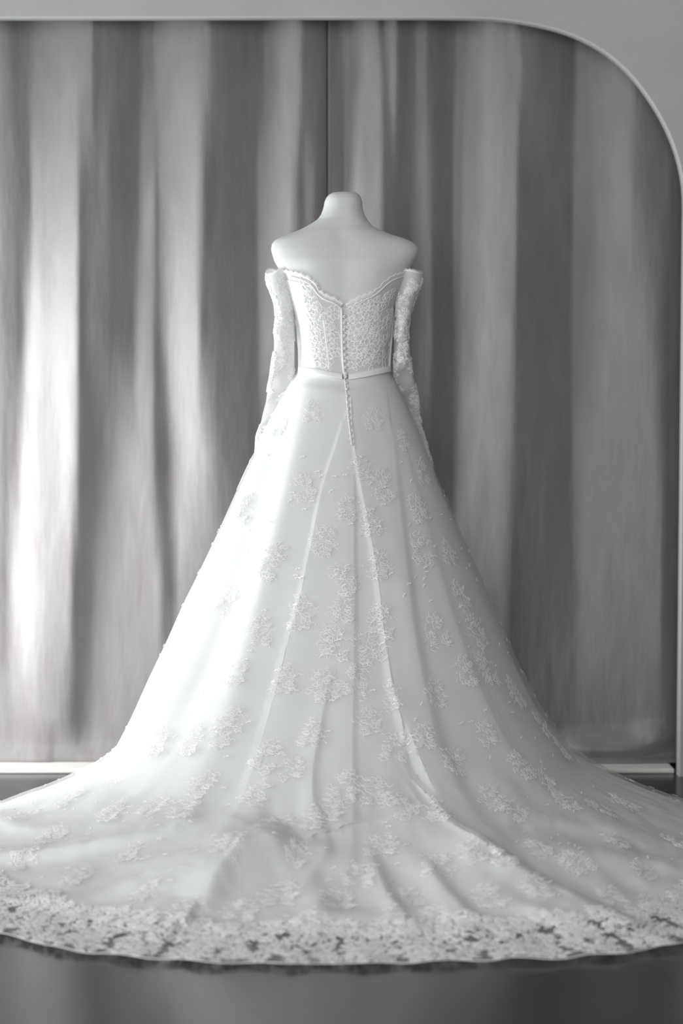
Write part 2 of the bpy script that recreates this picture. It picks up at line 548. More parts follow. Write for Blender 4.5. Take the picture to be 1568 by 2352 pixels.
# ------------------------------------------------------------------ the skirt surface
sil_l = [(850, 686), (862, 680), (880, 668), (930, 640), (1010, 598), (1090, 560), (1160, 529), (1230, 498), (1310, 460), (1390, 420), (1470, 384), (1550, 345), (1640, 305), (1725, 262)]
sil_r = [(850, 893), (862, 899), (880, 910), (930, 935), (1010, 970), (1090, 1001), (1160, 1032), (1250, 1070), (1330, 1107), (1420, 1146), (1530, 1194), (1620, 1240), (1690, 1290), (1725, 1318)]
XC = 0.007
pl = np.array([at_y(x, y, 0) for y, x in sil_l])
pr = np.array([at_y(x, y, 0) for y, x in sil_r])
Z_TOP, Z_TAIL = pl[0, 2], pl[-1, 2]


def rad_at(z, side):
    a = pl if side < 0 else pr
    o = np.argsort(a[:, 2])
    return np.interp(z, a[o, 2], np.abs(a[o, 0] - XC))


hem_px = [(0, 2151), (80, 2167), (153, 2189), (280, 2202), (415, 2212), (600, 2219), (790, 2221), (906, 2216), (1100, 2211), (1231, 2209), (1376, 2200), (1467, 2190), (1568, 2174)]
hem = [at_z(x, y, 0.004) - np.array([XC, 0, 0]) for x, y in hem_px]
hp = [(math.atan2(h[0], -h[1]), math.hypot(h[0], h[1])) for h in hem]
for x, y, s in ((0, 1840, -1), (1568, 1830, 1)):
    h = at_z(x, y, 0.02) - np.array([XC, 0, 0])
    hp.append((math.atan2(h[0], -h[1]), math.hypot(h[0], h[1])))
hp += [(math.radians(-62), 1.20), (math.radians(62), 1.20), (math.radians(-84), 1.06), (math.radians(84), 1.06),
       (math.radians(-122), 0.70), (math.radians(122), 0.68), (math.pi, 0.43), (-math.pi, 0.43), (math.radians(-150), 0.50), (math.radians(150), 0.50)]
hp = np.array(sorted(hp))

NP = 780
phi = np.linspace(-math.pi, math.pi, NP, endpoint=False)
R_hem = np.interp(phi, hp[:, 0], hp[:, 1])
k = np.ones(15) / 15
R_hem = np.convolve(np.r_[R_hem[-30:], R_hem, R_hem[:30]], k, 'same')[30:-30]
R_hem = R_hem + 0.010 * np.abs(np.sin(phi * 29)) - 0.004 + 0.004 * np.sin(phi * 71 + 1) + 0.005 * np.sin(phi * 17 + 2) * np.sin(phi * 43)
NU, NT = 190, 190               # rows on the skirt, rows on the train
NROW = NU + NT


def base_surface(qmax):
    """rows x columns x 3; qmax(phi) cuts the train short (lining)"""
    P = np.zeros((NROW, NP, 3))
    fu = np.linspace(0, 1, NU)
    z0 = edge_z(phi, wb_all, 0.004) - 0.0120
    wl = sstep(-np.sin(phi), -0.6, 0.6)
    s, c = np.sin(phi), np.cos(phi)
    r_t = None
    for i in range(NROW):
        if i < NU:
            z = z0 + (Z_TAIL - z0) * fu[i]
            r = wl * rad_at(z, -1) + (1 - wl) * rad_at(z, 1)
            r = r + 0.20 * np.clip(c, 0, 1) ** 2.0 * np.maximum(0.0, (0.60 - z) / 0.44) ** 2
            tb = np.clip(fu[i] / 0.035, 0, 1)
            r = np.minimum(r, 0.1172 + 0.002 * np.abs(s)) * (1 - tb) + r * tb
            zcol = z
            r_t = r
        else:
            q = (i - NU + 1) / NT * qmax
            r = r_t + (np.maximum(R_eff, r_t + 0.02) - r_t) * q
            pw = 1.45 + 0.55 * np.clip(c, 0, 1)
            zcol = Z_TAIL * np.clip(1 - q, 0, 1) ** pw + 0.004
        yb = np.interp(r, [0.118, 0.35], [0.79, 1.0])
        yf = np.interp(r, [0.118, 0.35], [0.79, 0.60])
        t = 0 if i < NU else np.clip((i - NU) / 40, 0, 1)
        if i >= NU:
            yf = yf * (1 - t) + t * np.clip(yf, 0.60, 1)
        ys = np.where(c > 0, yb, yf + (yb - yf) * np.clip(1 + c * 3, 0, 1))
        P[i, :, 0] = XC + r * s
        P[i, :, 1] = -r * c * ys
        P[i, :, 2] = zcol
    w = np.exp(-((np.arange(NROW) - NU) / 26.0) ** 2)[1:-1, None, None]
    for _ in range(70):
        P[1:-1] += w * (0.12 + 0.88 * np.clip(c, 0, 1))[None, :, None] * 0.5 * ((P[:-2] + P[2:]) / 2 - P[1:-1])
    return P


R_eff = R_hem


def normals(P):
    du = np.roll(P, -1, 1) - np.roll(P, 1, 1)
    dv = np.gradient(P, axis=0)
    N = np.cross(dv, du)
    N /= np.linalg.norm(N, axis=2)[..., None] + 1e-12
    return N


B = base_surface(np.ones(NP))
NB = normals(B)
if (NB[NU // 2, NP // 2] * np.array([0, -1, 0])).sum() < 0:
    NB = -NB
# pixel of every base vertex, to look fold lines up on the cloth
BPX, BPY = proj(B)
front = (np.abs(phi) < math.radians(100))[None, :] & np.ones((NROW, 1), bool)


def on_cloth(px, py, PX=None, PY=None):
    PX = BPX if PX is None else PX
    PY = BPY if PY is None else PY
    d = np.where(front, (PX - px) ** 2 + (PY - py) ** 2, 1e12)
    i = int(np.argmin(d))
    return divmod(i, NP)


def plan_line(pts):
    out = []
    for x, y in pts:
        i, j = on_cloth(x, y)
        p = B[i, j, :2]
        if not (-40 < x < 1608):
            p = at_z(x, y, 0.01)[:2]
        out.append(p)
    return np.array(out)


def fold(pts, prof, amp, wl, wr):
    """prof: 'ridge', 'left' (cloth left of the line stands proud), 'right'; amp, wl, wr as lists along the line"""
    L = resample(plan_line(pts), 28, 1)
    X = B[..., :2]
    best = np.full(X.shape[:2], 1e9)
    sd = np.zeros_like(best)
    tt = np.zeros_like(best)
    for i in range(len(L) - 1):
        a, bb = L[i], L[i + 1]
        e = bb - a
        ln = math.hypot(*e) + 1e-12
        rel = X - a
        t = np.clip((rel[..., 0] * e[0] + rel[..., 1] * e[1]) / ln ** 2, 0, 1)
        q0, q1 = rel[..., 0] - t * e[0], rel[..., 1] - t * e[1]
        d = np.hypot(q0, q1)
        cr = (e[0] * rel[..., 1] - e[1] * rel[..., 0]) / ln      # >0: on the picture's right when the line runs downward
        m = d < best
        best = np.where(m, d, best)
        sd = np.where(m, np.where(cr > 0, d, -d), sd)
        tt = np.where(m, (i + t) / (len(L) - 1), tt)
    xs = np.linspace(0, 1, len(amp))
    a = np.interp(tt, xs, amp)
    w1 = np.interp(tt, np.linspace(0, 1, len(wl)), wl)
    w2 = np.interp(tt, np.linspace(0, 1, len(wr)), wr)
    back = (np.abs(phi) < math.radians(115))[None, :]
    g = np.where(sd < 0, np.exp(-(sd / w1) ** 2), np.exp(-(sd / w2) ** 2))
    # line ends fade
    return np.where(back, a * g, 0)


disp = np.zeros((NROW, NP))
mm = 0.001
# --- long folds of the skirt (lines read downward)
A1 = [(655, 900), (610, 1010), (560, 1130), (505, 1270), (445, 1410), (385, 1550), (340, 1660), (285, 1750)]
V1 = [(665, 900), (640, 1000), (600, 1130), (565, 1250), (525, 1370), (480, 1500), (430, 1610), (370, 1720), (300, 1800)]
B1 = [(700, 880), (685, 1000), (655, 1130), (625, 1260), (590, 1400), (560, 1520), (520, 1640), (470, 1760), (420, 1850)]
L1 = [(786, 970), (770, 1030), (738, 1120), (705, 1290), (680, 1400), (650, 1500), (600, 1680), (560, 1810), (520, 1920), (470, 2020)]
C1 = [(810, 1000), (813, 1150), (814, 1500), (810, 1700), (808, 1850), (808, 1990)]
R1 = [(806, 960), (815, 1050), (835, 1160), (850, 1240), (864, 1330), (880, 1460), (897, 1580), (915, 1650), (945, 1740), (985, 1830), (1040, 1910), (1100, 1965)]
F2 = [(772, 1500), (757, 1560), (742, 1640), (722, 1740), (716, 1820), (738, 1890), (755, 1940)]
R2 = [(900, 1000), (915, 1150), (930, 1280), (945, 1420), (970, 1560), (1000, 1690), (1040, 1790), (1090, 1860)]
R3 = [(960, 1130), (990, 1250), (1030, 1380), (1075, 1500), (1130, 1630), (1190, 1740), (1260, 1820)]
R4 = [(925, 1670), (940, 1725), (960, 1775), (985, 1815)]
disp += fold(A1, 'ridge', [3 * mm, 8 * mm, 13 * mm, 16 * mm, 10 * mm], [.03, .05, .07], [.03, .05, .07])
disp -= fold(V1, 'ridge', [2 * mm, 9 * mm, 16 * mm, 20 * mm, 14 * mm, 6 * mm], [.03, .05, .065], [.03, .05, .06])
disp += fold(B1, 'ridge', [2 * mm, 8 * mm, 13 * mm, 16 * mm, 10 * mm], [.03, .045, .06], [.03, .05, .06])
disp += fold(L1, 'ridge', [3 * mm, 6 * mm, 7 * mm, 7 * mm, 5 * mm, 3 * mm], [.004, .006, .010, .016], [.05, .09, .12])
disp += fold(C1, 'ridge', [2 * mm, 5 * mm, 6 * mm, 6 * mm, 5 * mm], [.04, .06, .07], [.005, .008, .012])
disp += fold(R1, 'ridge', [4 * mm, 10 * mm, 12 * mm, 13 * mm, 12 * mm, 10 * mm], [.004, .006, .012], [.05, .07, .09])
disp += fold(F2, 'ridge', [0, 5 * mm, 8 * mm, 8 * mm, 6 * mm, 3 * mm], [.03, .03], [.007, .010])
disp += fold(R2, 'ridge', [2 * mm, 6 * mm, 9 * mm, 10 * mm, 8 * mm, 4 * mm], [.05, .06], [.012, .018, .02])
disp += fold(R3, 'ridge', [2 * mm, 4 * mm, 6 * mm, 7 * mm, 5 * mm, 2 * mm], [.05, .06], [.016, .02])
disp -= fold(R4, 'ridge', [2 * mm, 22 * mm, 26 * mm, 6 * mm], [.008, .009], [.006, .008])
# --- folds lying on the floor
T = [
    ([(470, 2085), (510, 2040), (580, 1995), (640, 1965), (700, 1945)], [22, 68, 84, 70, 20], [.026, .030], [.17, .17]),
    ([(1000, 1875), (1080, 1955), (1200, 2015), (1330, 2078), (1440, 2135)], [14, 30, 32, 24, 6], [.11, .12], [.026, .03]),
    ([(1120, 1945), (1250, 1958), (1400, 1972), (1600, 1990)], [4, 12, 14, 10], [.05, .05], [.05, .05]),
    ([(950, 1965), (1000, 2030), (1060, 2095), (1110, 2140)], [4, 14, 14, 3], [.04, .04], [.02, .025]),
    ([(858, 1960), (880, 2030), (910, 2090), (950, 2130)], [4, 16, 14, 3], [.03, .03], [.012, .015]),
    ([(755, 1935), (740, 1975), (715, 2010), (690, 2060)], [4, 10, 9, 3], [.02, .03], [.02, .02]),
    ([(745, 2030), (735, 2080), (720, 2130)], [3, 12, 3], [.03, .03], [.03, .03]),
    ([(-60, 1990), (100, 1968), (250, 1942), (390, 1912)], [18, 26, 26, 8], [.022, .025], [.05, .06]),
    ([(-40, 1900), (60, 1912), (160, 1900), (250, 1862), (330, 1812), (400, 1740)], [10, 14, 14, 12, 8, 3], [.02, .02], [.05, .05]),
    ([(150, 2075), (280, 2040), (400, 1985), (470, 1930)], [3, 9, 9, 3], [.03, .03], [.03, .03]),
    ([(250, 2115), (370, 2060), (450, 2000)], [3, 10, 4], [.03, .03], [.03, .03]),
    ([(330, 1960), (420, 1900), (490, 1820)], [4, 10, 4], [.03, .03], [.016, .02]),
    ([(1230, 2100), (1330, 2120), (1430, 2125)], [3, 8, 3], [.04, .04], [.03, .03]),
    ([(640, 2120), (760, 2105), (880, 2110)], [3, 10, 3], [.03, .03], [.03, .03]),
    ([(1250, 1880), (1380, 1900), (1500, 1905)], [3, 7, 5], [.03, .03], [.03, .03]),
    ([(0, 2060), (140, 2070), (260, 2090)], [3, 8, 3], [.03, .03], [.03, .03]),
    ([(1160, 2060), (1230, 2100), (1290, 2140)], [2, 9, 2], [.03, .03], [.02, .02]),
]
train_w = sstep(np.arange(NROW), NU - 70, NU + 25)[:, None]
for pts, amp, w1, w2 in T:
    disp += fold(pts, 'ridge', [a * mm for a in amp], w1, w2) * train_w


def vnoise(u, v, seed):
    r = np.random.default_rng(seed)
    T_ = r.random((64, 64)) * 2 - 1
    iu, iv = np.floor(u).astype(int), np.floor(v).astype(int)
    fu, fv = u - iu, v - iv
    fu, fv = fu * fu * (3 - 2 * fu), fv * fv * (3 - 2 * fv)
    g = lambda a, b_: T_[a % 64, b_ % 64]
    return (g(iu, iv) * (1 - fu) * (1 - fv) + g(iu + 1, iv) * fu * (1 - fv) + g(iu, iv + 1) * (1 - fu) * fv + g(iu + 1, iv + 1) * fu * fv)


rr = np.hypot(B[..., 0] - XC, B[..., 1])
pp = np.broadcast_to(phi[None, :], rr.shape)
wr_ = vnoise(pp * 9 + 40, rr * 7, 1) * 5 + vnoise(pp * 21 + 40, rr * 16 + vnoise(pp * 5 + 9, rr * 6, 5), 2) * 3.5 + vnoise(pp * 44 + 40, rr * 40, 3) * 1.3
disp += wr_ * mm * train_w * sstep(rr, 0.55, 0.85)
disp += vnoise(pp * 7 + 40, rr * 3, 6) * 3 * mm * sstep(rr, 0.15, 0.5) * (1 - train_w)
far = np.abs(phi) > math.radians(105)
disp += np.where(far, 0.012 * np.sin(phi * 14), 0)[None, :] * sstep(rr, 0.15, 0.4)
# hem settles on the floor
edge_w = 1 - 0.6 * sstep(rr / R_hem[None, :], 0.93, 1.0)
S = B + NB * (disp * edge_w)[..., None]
S[..., 2] = np.maximum(S[..., 2], 0.010 + 0.002 * np.sin(pp * 60) * (rr > 0.9))
for _ in range(1):
    S[1:-1] = (S[:-2] + 2 * S[1:-1] + S[2:]) / 4
NS = normals(S)
if (NS[NU // 2, NP // 2] * np.array([0, -1, 0])).sum() < 0:
    NS = -NS
SPX, SPY = proj(S)

dress = empty('wedding_dress', (XC, 0.0, 0.0))
tag(dress, 'white off-shoulder lace wedding gown with long train spread over dark floor', 'dress')
DO = np.array([XC, 0, 0])

# lining: under the tulle, ends short of the hem so the lace border shows the floor
R_cut = R_hem - np.interp(np.abs(phi), [0, 0.75, 1.3, 1.9, 2.5, 3.2], [0.195, 0.19, 0.12, 0.035, 0.03, 0.03]) + 0.012 * vnoise(phi * 12 + 40, phi * 0, 9) + 0.010 * np.sin(phi * 23)
gap = np.interp(np.arange(NROW), [0, 60, NU - 30, NU + 20, NROW], [0.003, 0.005, 0.013, 0.010, 0.006])[:, None]
LQ = np.zeros_like(S)
for j in range(NP):
    r_in = rr[NU - 1, j]
    qm = np.clip((R_cut[j] - r_in) / (R_hem[j] - r_in), 0.2, 1)
    rows = np.r_[np.arange(NU), NU - 1 + (np.arange(1, NT + 1)) * qm]
    for kx in range(3):
        LQ[:, j, kx] = np.interp(rows, np.arange(NROW), (S[:, j, kx] - NS[:, j, kx] * gap[:, 0]))
LQ[..., 2] = np.maximum(LQ[..., 2], 0.005)
grid_obj('skirt_lining', LQ - DO, M['lining'], dress, True)
tag(grid_obj('tulle_overlay', S - DO, M['tulle'], dress, True), 'sheer white tulle overskirt with scattered lace flowers')
overlay = bpy.data.objects['tulle_overlay']


# ------------------------------------------------------------------ lace motifs (real corded petals and leaves)
def lobe(n, length, width, wav, rng_):
    t = np.linspace(0, 1, n)
    up = np.stack([length * t, width * np.sin(np.pi * t ** 0.8) * (1 + wav * np.sin(t * 11 + rng_.random() * 6))], -1)
    dn = np.stack([length * t[::-1], -width * np.sin(np.pi * t[::-1] ** 0.8) * (1 + wav * np.sin(t[::-1] * 11 + rng_.random() * 6))], -1)
    return np.vstack([up[:-1], dn[:-1]])


def rot(P, a):
    c, s = math.cos(a), math.sin(a)
    return P @ np.array([[c, s], [-s, c]])


def motif_shapes(seed, rich=1.0):
    """list of (closed polyline, has_fill); unit: metres, about 0.13 tall"""
    r = np.random.default_rng(seed)
    out = []
    nb = 2 if rich < 1 else 3
    cs = [np.array([r.uniform(-.008, .008), -0.026]), np.array([r.uniform(-.022, -.010), 0.018]), np.array([r.uniform(.010, .024), 0.030])][:nb]
    for ci, c in enumerate(cs):
        R = r.uniform(0.014, 0.019) * (1.2 if ci == 0 else 0.9)
        npet = 5
        a0 = r.random() * 6
        for kx in range(npet):
            a = a0 + kx * 2 * math.pi / npet + r.uniform(-.15, .15)
            p = lobe(7, R * r.uniform(0.75, 1.15), R * r.uniform(0.30, 0.46), 0.22, r)
            out.append((rot(p, a) + c + 0.25 * R * np.array([math.cos(a), math.sin(a)]), kx != 1))
    nl = int(15 * rich)
    for kx in range(nl):
        a = r.uniform(0, 2 * math.pi)
        q = r.uniform(.1, 1.05)
        c = np.array([0.026 * q * math.cos(a), 0.046 * q * math.sin(a)]) + r.uniform(-.005, .005, 2)
        d = (0 if math.cos(a) > 0 else math.pi) + r.uniform(-.75, .75)
        ln = r.uniform(0.012, 0.026)
        out.append((rot(lobe(7, ln, ln * r.uniform(.13, .24), 0.30, r), d) + c, kx % 3 > 0))
    for kx in range(int(9 * rich)):     # tendrils
        a = r.uniform(0, 2 * math.pi)
        c = np.array([0.022 * math.cos(a), 0.040 * math.sin(a)])
        t = np.linspace(0, 1, 9)
        ln = r.uniform(.016, .032)
        q = np.stack([ln * t, 0.0030 * np.sin(t * 9 + r.random() * 6)], -1)
        out.append((rot(q, (0 if math.cos(a) > 0 else math.pi) + r.uniform(-.6, .6)) + c, False))
    return out


def blossom_shapes(seed):
    r = np.random.default_rng(seed)
    out = []
    R = r.uniform(0.016, 0.021)
    a0 = r.random() * 6
    np_ = int(r.integers(5, 7))
    for kx in range(np_):
        a = a0 + kx * 2 * math.pi / np_ + r.uniform(-.2, .2)
        u = np.array([math.cos(a), math.sin(a)])
        t = np.linspace(0, 1, 9)
        ln, wd = R * r.uniform(.75, 1.05), R * r.uniform(.42, .55)
        up = np.stack([ln * t, wd * np.sin(np.pi * t ** 1.5) ** 0.8 * (1 + .08 * np.sin(t * 14))], -1)
        dn = up[::-1] * np.array([1, -1])
        out.append((rot(np.vstack([up[:-1], dn[:-1]]), a) + u * R * .18, kx % 2 == 0))
    th_ = np.linspace(0, 2 * math.pi, 8, endpoint=False)
    out.append((np.stack([np.cos(th_), np.sin(th_)], -1) * R * .17, True))
    for kx in range(3):
        a = r.uniform(0, 6.28)
        ln = r.uniform(.014, .024)
        out.append((rot(lobe(7, ln, ln * r.uniform(.2, .3), .15, r), a + r.uniform(-.5, .5)) + R * .9 * np.array([math.cos(a), math.sin(a)]), kx == 0))
    return out


def build_shapes(shapes, cw, ch, fill_h):
    """-> uv (n,2), h (n,), faces tri, faces quad, material idx"""
    UV, Hh, Q, Tt = [], [], [], []
    base = 0
    for P, closed in shapes:
        n = len(P)
        if closed:
            tn = np.roll(P, -1, 0) - np.roll(P, 1, 0)
        else:
            tn = np.gradient(P, axis=0)
        tn /= np.linalg.norm(tn, axis=1)[:, None] + 1e-12
        nn = np.stack([-tn[:, 1], tn[:, 0]], -1)
        UV += [P - nn * cw, P, P + nn * cw]
        Hh += [np.zeros(n), np.full(n, ch), np.zeros(n)]
        m = n if closed else n - 1
        i = np.arange(m)
        j = (i + 1) % n
        for o in (0, n):
            Q.append(np.stack([base + o + i, base + o + n + i, base + o + n + j, base + o + j], -1))
        if closed:
            UV.append(P.mean(0)[None])
            Hh.append(np.array([fill_h]))
            c = base + 3 * n
            Tt.append(np.stack([np.full(m, c), base + n + i, base + n + j], -1))
            base += 3 * n + 1
        else:
            base += 3 * n
    return np.vstack(UV), np.concatenate(Hh), np.vstack(Tt) if Tt else np.zeros((0, 3), int), np.vstack(Q)


def sample(G, fi, fj, closed=True):
    R, C = G.shape[:2]
    fi = np.clip(fi, 0, R - 1.001)
    i = np.floor(fi).astype(int)
    if closed:
        j = np.floor(fj).astype(int)
        j1 = (j + 1) % C
        fjj = fj - j
        j = j % C
    else:
        fj = np.clip(fj, 0, C - 1.001)
        j = np.floor(fj).astype(int)
        j1 = j + 1
        fjj = fj - j
    a = (fi - i)[:, None]
    b_ = fjj[:, None]
    return G[i, j] * (1 - a) * (1 - b_) + G[i + 1, j] * a * (1 - b_) + G[i, j1] * (1 - a) * b_ + G[i + 1, j1] * a * b_


def lay(name, parent, G, N, i0, j0, UV, Hh, Tt, Q, lift, ang=0.0, sc=(1, 1), closed=True, offset=DO):
    """drape a flat motif on a gridded cloth at row i0, column j0"""
    uv = rot(UV * np.array(sc), ang)
    C = G.shape[1]
    col = G[:, j0]
    Ls = np.r_[0, np.cumsum(np.linalg.norm(np.diff(col, axis=0), axis=1))]
    fi = np.interp(Ls[i0] + uv[:, 1], Ls, np.arange(len(Ls)))
    du = np.linalg.norm(G[i0, (j0 + 1) % C] - G[i0, j0 - 1]) / 2
    fj = j0 + uv[:, 0] / max(du, 1e-4)
    V = sample(G, fi, fj, closed)
    Nn = sample(N, fi, fj, closed)
    Nn /= np.linalg.norm(Nn, axis=1)[:, None] + 1e-12
    V = V + Nn * (Hh + lift)[:, None] - offset
    mi = np.r_[np.ones(len(Tt), int), np.zeros(len(Q), int)]
    return mesh_obj(name, V, [Tt, Q], [M['cord'], M['lace_fill']], parent, True, mi)


motifs = [build_shapes(motif_shapes(100 + s, 1.0), 0.0008, 0.0007, 0.0002) for s in range(8)]
spots = [(640, 985), (715, 945), (830, 1075), (700, 1120), (795, 1170), (745, 1245), (615, 1290), (960, 1165), (925, 1010), (970, 1080), (860, 960), (545, 1545), (655, 1565), (745, 1575),
         (690, 1410), (850, 1490), (880, 1425), (1000, 1445), (1095, 1450), (965, 1265), (900, 1600), (1000, 1595), (1070, 1545), (1185, 1595), (1115, 1690), (905, 1715),
         (845, 1655), (610, 1740), (585, 1825), (440, 1700), (505, 1690), (715, 1690), (665, 1770), (800, 1805), (860, 1820), (925, 1850), (1005, 1860), (1130, 1835), (1180, 1860), (1440, 1845),
         (1300, 1840), (1375, 1855), (355, 1850), (365, 1705), (260, 1865), (645, 1890), (715, 1885), (530, 1935), (870, 1945), (1000, 1985), (1080, 1955), (1240, 1945), (1290, 1720),
         (1480, 2000), (795, 1335), (785, 1400), (555, 1170), (520, 1380), (600, 1450), (1060, 1370), (850, 1200), (870, 1300), (420, 1860), (460, 1800), (540, 1650),
         (120, 1920), (60, 1870), (180, 2010), (300, 1960), (330, 2050), (420, 2090), (90, 2070), (230, 2100), (560, 2090), (640, 2050), (780, 2070), (900, 2110), (1000, 2110), (1120, 2060),
         (1230, 2040), (1330, 1980), (1400, 2060), (1500, 2070), (1550, 1930), (1200, 2120), (1300, 2120), (1420, 1930), (700, 2120), (480, 2140), (830, 2010), (940, 2060), (1150, 1960), (1250, 1790), (1200, 1760),
         (1040, 1750), (975, 1690), (770, 1480), (820, 1560), (760, 1860), (685, 1960), (600, 1000), (560, 1090), (880, 1120), (1030, 1270), (1120, 1540), (1240, 1660), (160, 1830), (60, 1960)]
rm = np.random.default_rng(3)
for n_, (x, y) in enumerate(spots):
    i, j = on_cloth(x, y, SPX, SPY)
    UV, Hh, Tt, Q = motifs[n_ % 8]
    sc = rm.uniform(0.74, 1.0) * min(1.0, 0.7 + (y - 930) / 1200)
    flip = rm.choice([-1, 1])
    lay('lace_motif', overlay, S, NS, i, j, UV, Hh, Tt, Q, 0.0006, rm.uniform(-.35, .35), (flip * sc, sc * 1.1))

# scattered tiny sprigs, one piece of stuff
sv, st, sq, nb_ = [], [], [], 0
sp = build_shapes([(lobe(5, 0.008, 0.0016, 0.1, rm), True), (rot(lobe(5, 0.007, 0.0014, 0.1, rm), 2.4), True)], 0.0006, 0.001, 0.0003)
for _ in range(420):
    i = int(rm.integers(40, NROW - 30))
    j = int(rm.integers(NP // 5, NP * 4 // 5))
    uv = rot(sp[0], rm.uniform(-.5, .5))
    du = np.linalg.norm(S[i, (j + 1) % NP] - S[i, j - 1]) / 2
    dv = np.linalg.norm(S[i + 1, j] - S[i - 1, j]) / 2
    fi, fj = i + uv[:, 1] / dv, j + uv[:, 0] / du
    V = sample(S, fi, fj) + sample(NS, fi, fj) * (sp[1] + 0.0015)[:, None] - DO
    sv.append(V)
    st.append(sp[2] + nb_)
    sq.append(sp[3] + nb_)
    nb_ += len(V)
o = mesh_obj('lace_sprigs', np.vstack(sv), [np.vstack(st), np.vstack(sq)], [M['cord'], M['lace_fill']], dress, True)
o['kind'] = 'stuff'

# lace border along the hem: dense flowers over bare tulle and a scalloped cord
border = [build_shapes(motif_shapes(300 + s, 1.4), 0.0013, 0.0010, 0.0003) for s in range(6)]
hem_edge = S[NROW - 1].copy()
hem_cols = np.arange(int(NP * 0.17), int(NP * 0.83))
hem_lace = tube('hem_cord', (hem_edge[hem_cols] - DO) + np.array([0, 0, 0.001]), 0.0010, M['cord'], dress, 6)
arc = 0.0
jprev = hem_cols[0]
cnt = 0
for j in hem_cols:
    arc += np.linalg.norm(hem_edge[j] - hem_edge[jprev])
    jprev = j
    if arc < (0.051 if abs(phi[j]) < 1.0 else 0.13):
        continue
    arc = 0.0
    wid = R_hem[j] - R_cut[j]
    for kx, f in enumerate((0.10, 0.34, 0.58, 0.80, 0.98) if wid > 0.1 else (0.4,)):
        rt = R_hem[j] - wid * f - 0.012 + rm.uniform(-.006, .006)
        i = int(np.argmin(np.abs(rr[NU:, j] - rt))) + NU
        UV, Hh, Tt, Q = border[cnt % 6]
        cnt += 1
        jj = int(np.clip(j + rm.integers(-1, 2), 0, NP - 1))
        lay('border_motif', hem_lace, S, NS, i, jj, UV, Hh, Tt, Q, 0.002, rm.uniform(0, 6.28), (0.68, 0.68))

# ------------------------------------------------------------------ bodice
NBP, NBR = 420, 120
pb = np.linspace(-math.pi, math.pi, NBP, endpoint=False)
OFF = 0.0008
z_top = edge_z(pb, nl_px, OFF)
z_bot = edge_z(pb, bt_px, OFF)
vv = np.linspace(0, 1, NBR)[:, None]
zb = z_top[None] * (1 - vv) + z_bot[None] * vv
BD = body(pb[None, :], zb, OFF)
bodice = grid_obj('bodice', BD - DO, M['bodice'], dress, True)
NBD = normals(BD)
if (NBD[60, NBP // 2] * np.array([0, -1, 0])).sum() < 0:
    NBD = -NBD
BDX, BDY = proj(BD)
# smooth satin side panels (outside the princess seams)
seamL = np.array([(690, 660), (708, 730), (722, 830), (724, 848)], float)
seamR = np.array([(899, 660), (888, 735), (886, 830), (888, 848)], float)
for sgn_, seam in ((-1, seamL), (1, seamR)):
    if sgn_ > 0:
        continue          # the right side panel is covered with lace
    Pn = []
    for r_ in range(NBR):
        row = []
        px, py = BDX[r_], BDY[r_]
        half = (np.abs(pb) < math.radians(91))
        cand = np.where(half & (np.sign(px - 790) == sgn_))[0]
        tgt = np.interp(py[cand].mean(), seam[:, 1], seam[:, 0])
        jj = cand[np.argmin(np.abs(px[cand] - tgt))]
        a0, a1 = pb[jj], sgn_ * math.radians(112)
        aa = np.linspace(a0, a1, 24)
        zt = np.interp(aa, pb, zb[r_])
        off = OFF + 0.0014 * np.minimum(1, np.linspace(0, 8, 24))
        Pn.append(body(aa, zt, 0) * 0 + np.stack([body(a, z, o_)[()] for a, z, o_ in zip(aa, zt, off)]))
    o = grid_obj('side_panel', np.array(Pn)[8:] - DO, M['lining'], bodice)

bodice_motifs = [build_shapes(blossom_shapes(500 + s), 0.0010, 0.0012, 0.0005) for s in range(8)]
cnt = 0
for gy, y in enumerate(np.arange(652, 850, 22)):
    for gx, x in enumerate(np.arange(702 + (gy % 2) * 13, 906, 26)):
        xl = np.interp(y, seamL[:, 1], seamL[:, 0])
        xr = np.interp(y, seamR[:, 1], seamR[:, 0])
        if not (xl - 16 < x < xr + 22) or y < np.interp(x, nl_px[:, 0], nl_px[:, 1]) + 9 or y > np.interp(x, bt_px[:, 0], bt_px[:, 1]) - 8:
            continue
        if abs(x - 790) < 14:
            continue
        xx, yy = x + rm.uniform(-4, 4), y + rm.uniform(-3, 3)
        d = (BDX - xx) ** 2 + (BDY - yy) ** 2 + np.where(np.abs(pb) > math.radians(95), 1e9, 0)[None]
        i, j = divmod(int(np.argmin(d)), NBP)
        UV, Hh, Tt, Q = bodice_motifs[cnt % 8]
        cnt += 1
        lay('lace_motif', bodice, BD, NBD, i, j, UV, Hh, Tt, Q, 0.0005, rm.uniform(0, 6.28), (0.92, 0.92))


def line_on_bodice(pts, off, n=40):
    pts = resample(np.array(pts, float), n, 1)
    out = []
    for x, y in pts:
        d = (BDX - x) ** 2 + (BDY - y) ** 2 + np.where(np.abs(pb) > math.radians(95), 1e9, 0)[None]
        i, j = divmod(int(np.argmin(d)), NBP)
        p = at_y(x, y, BD[i, j, 1]) + NBD[i, j] * off
        out.append(p)
    out = np.array(out)
    for _ in range(3):
        out[1:-1] = (out[:-2] + 2 * out[1:-1] + out[2:]) / 4
    return out


for pts in ([(744, 735), (747, 760), (752, 800), (757, 848)],):
    tube('boning', line_on_bodice(pts, 0.0005) - DO, 0.0030, M['lining'], bodice, 8, 0.4)
# neckline binding cord
for sgn_ in (-1, 1):
    pts = [p for p in nl_px if (p[0] - 791) * sgn_ > 0 and 655 < p[0] < 940]
    tube('neckline_binding', line_on_bodice([(p[0], p[1] + 4) for p in pts], 0.001, 60) - DO, 0.0017, M['satin'], bodice, 6)

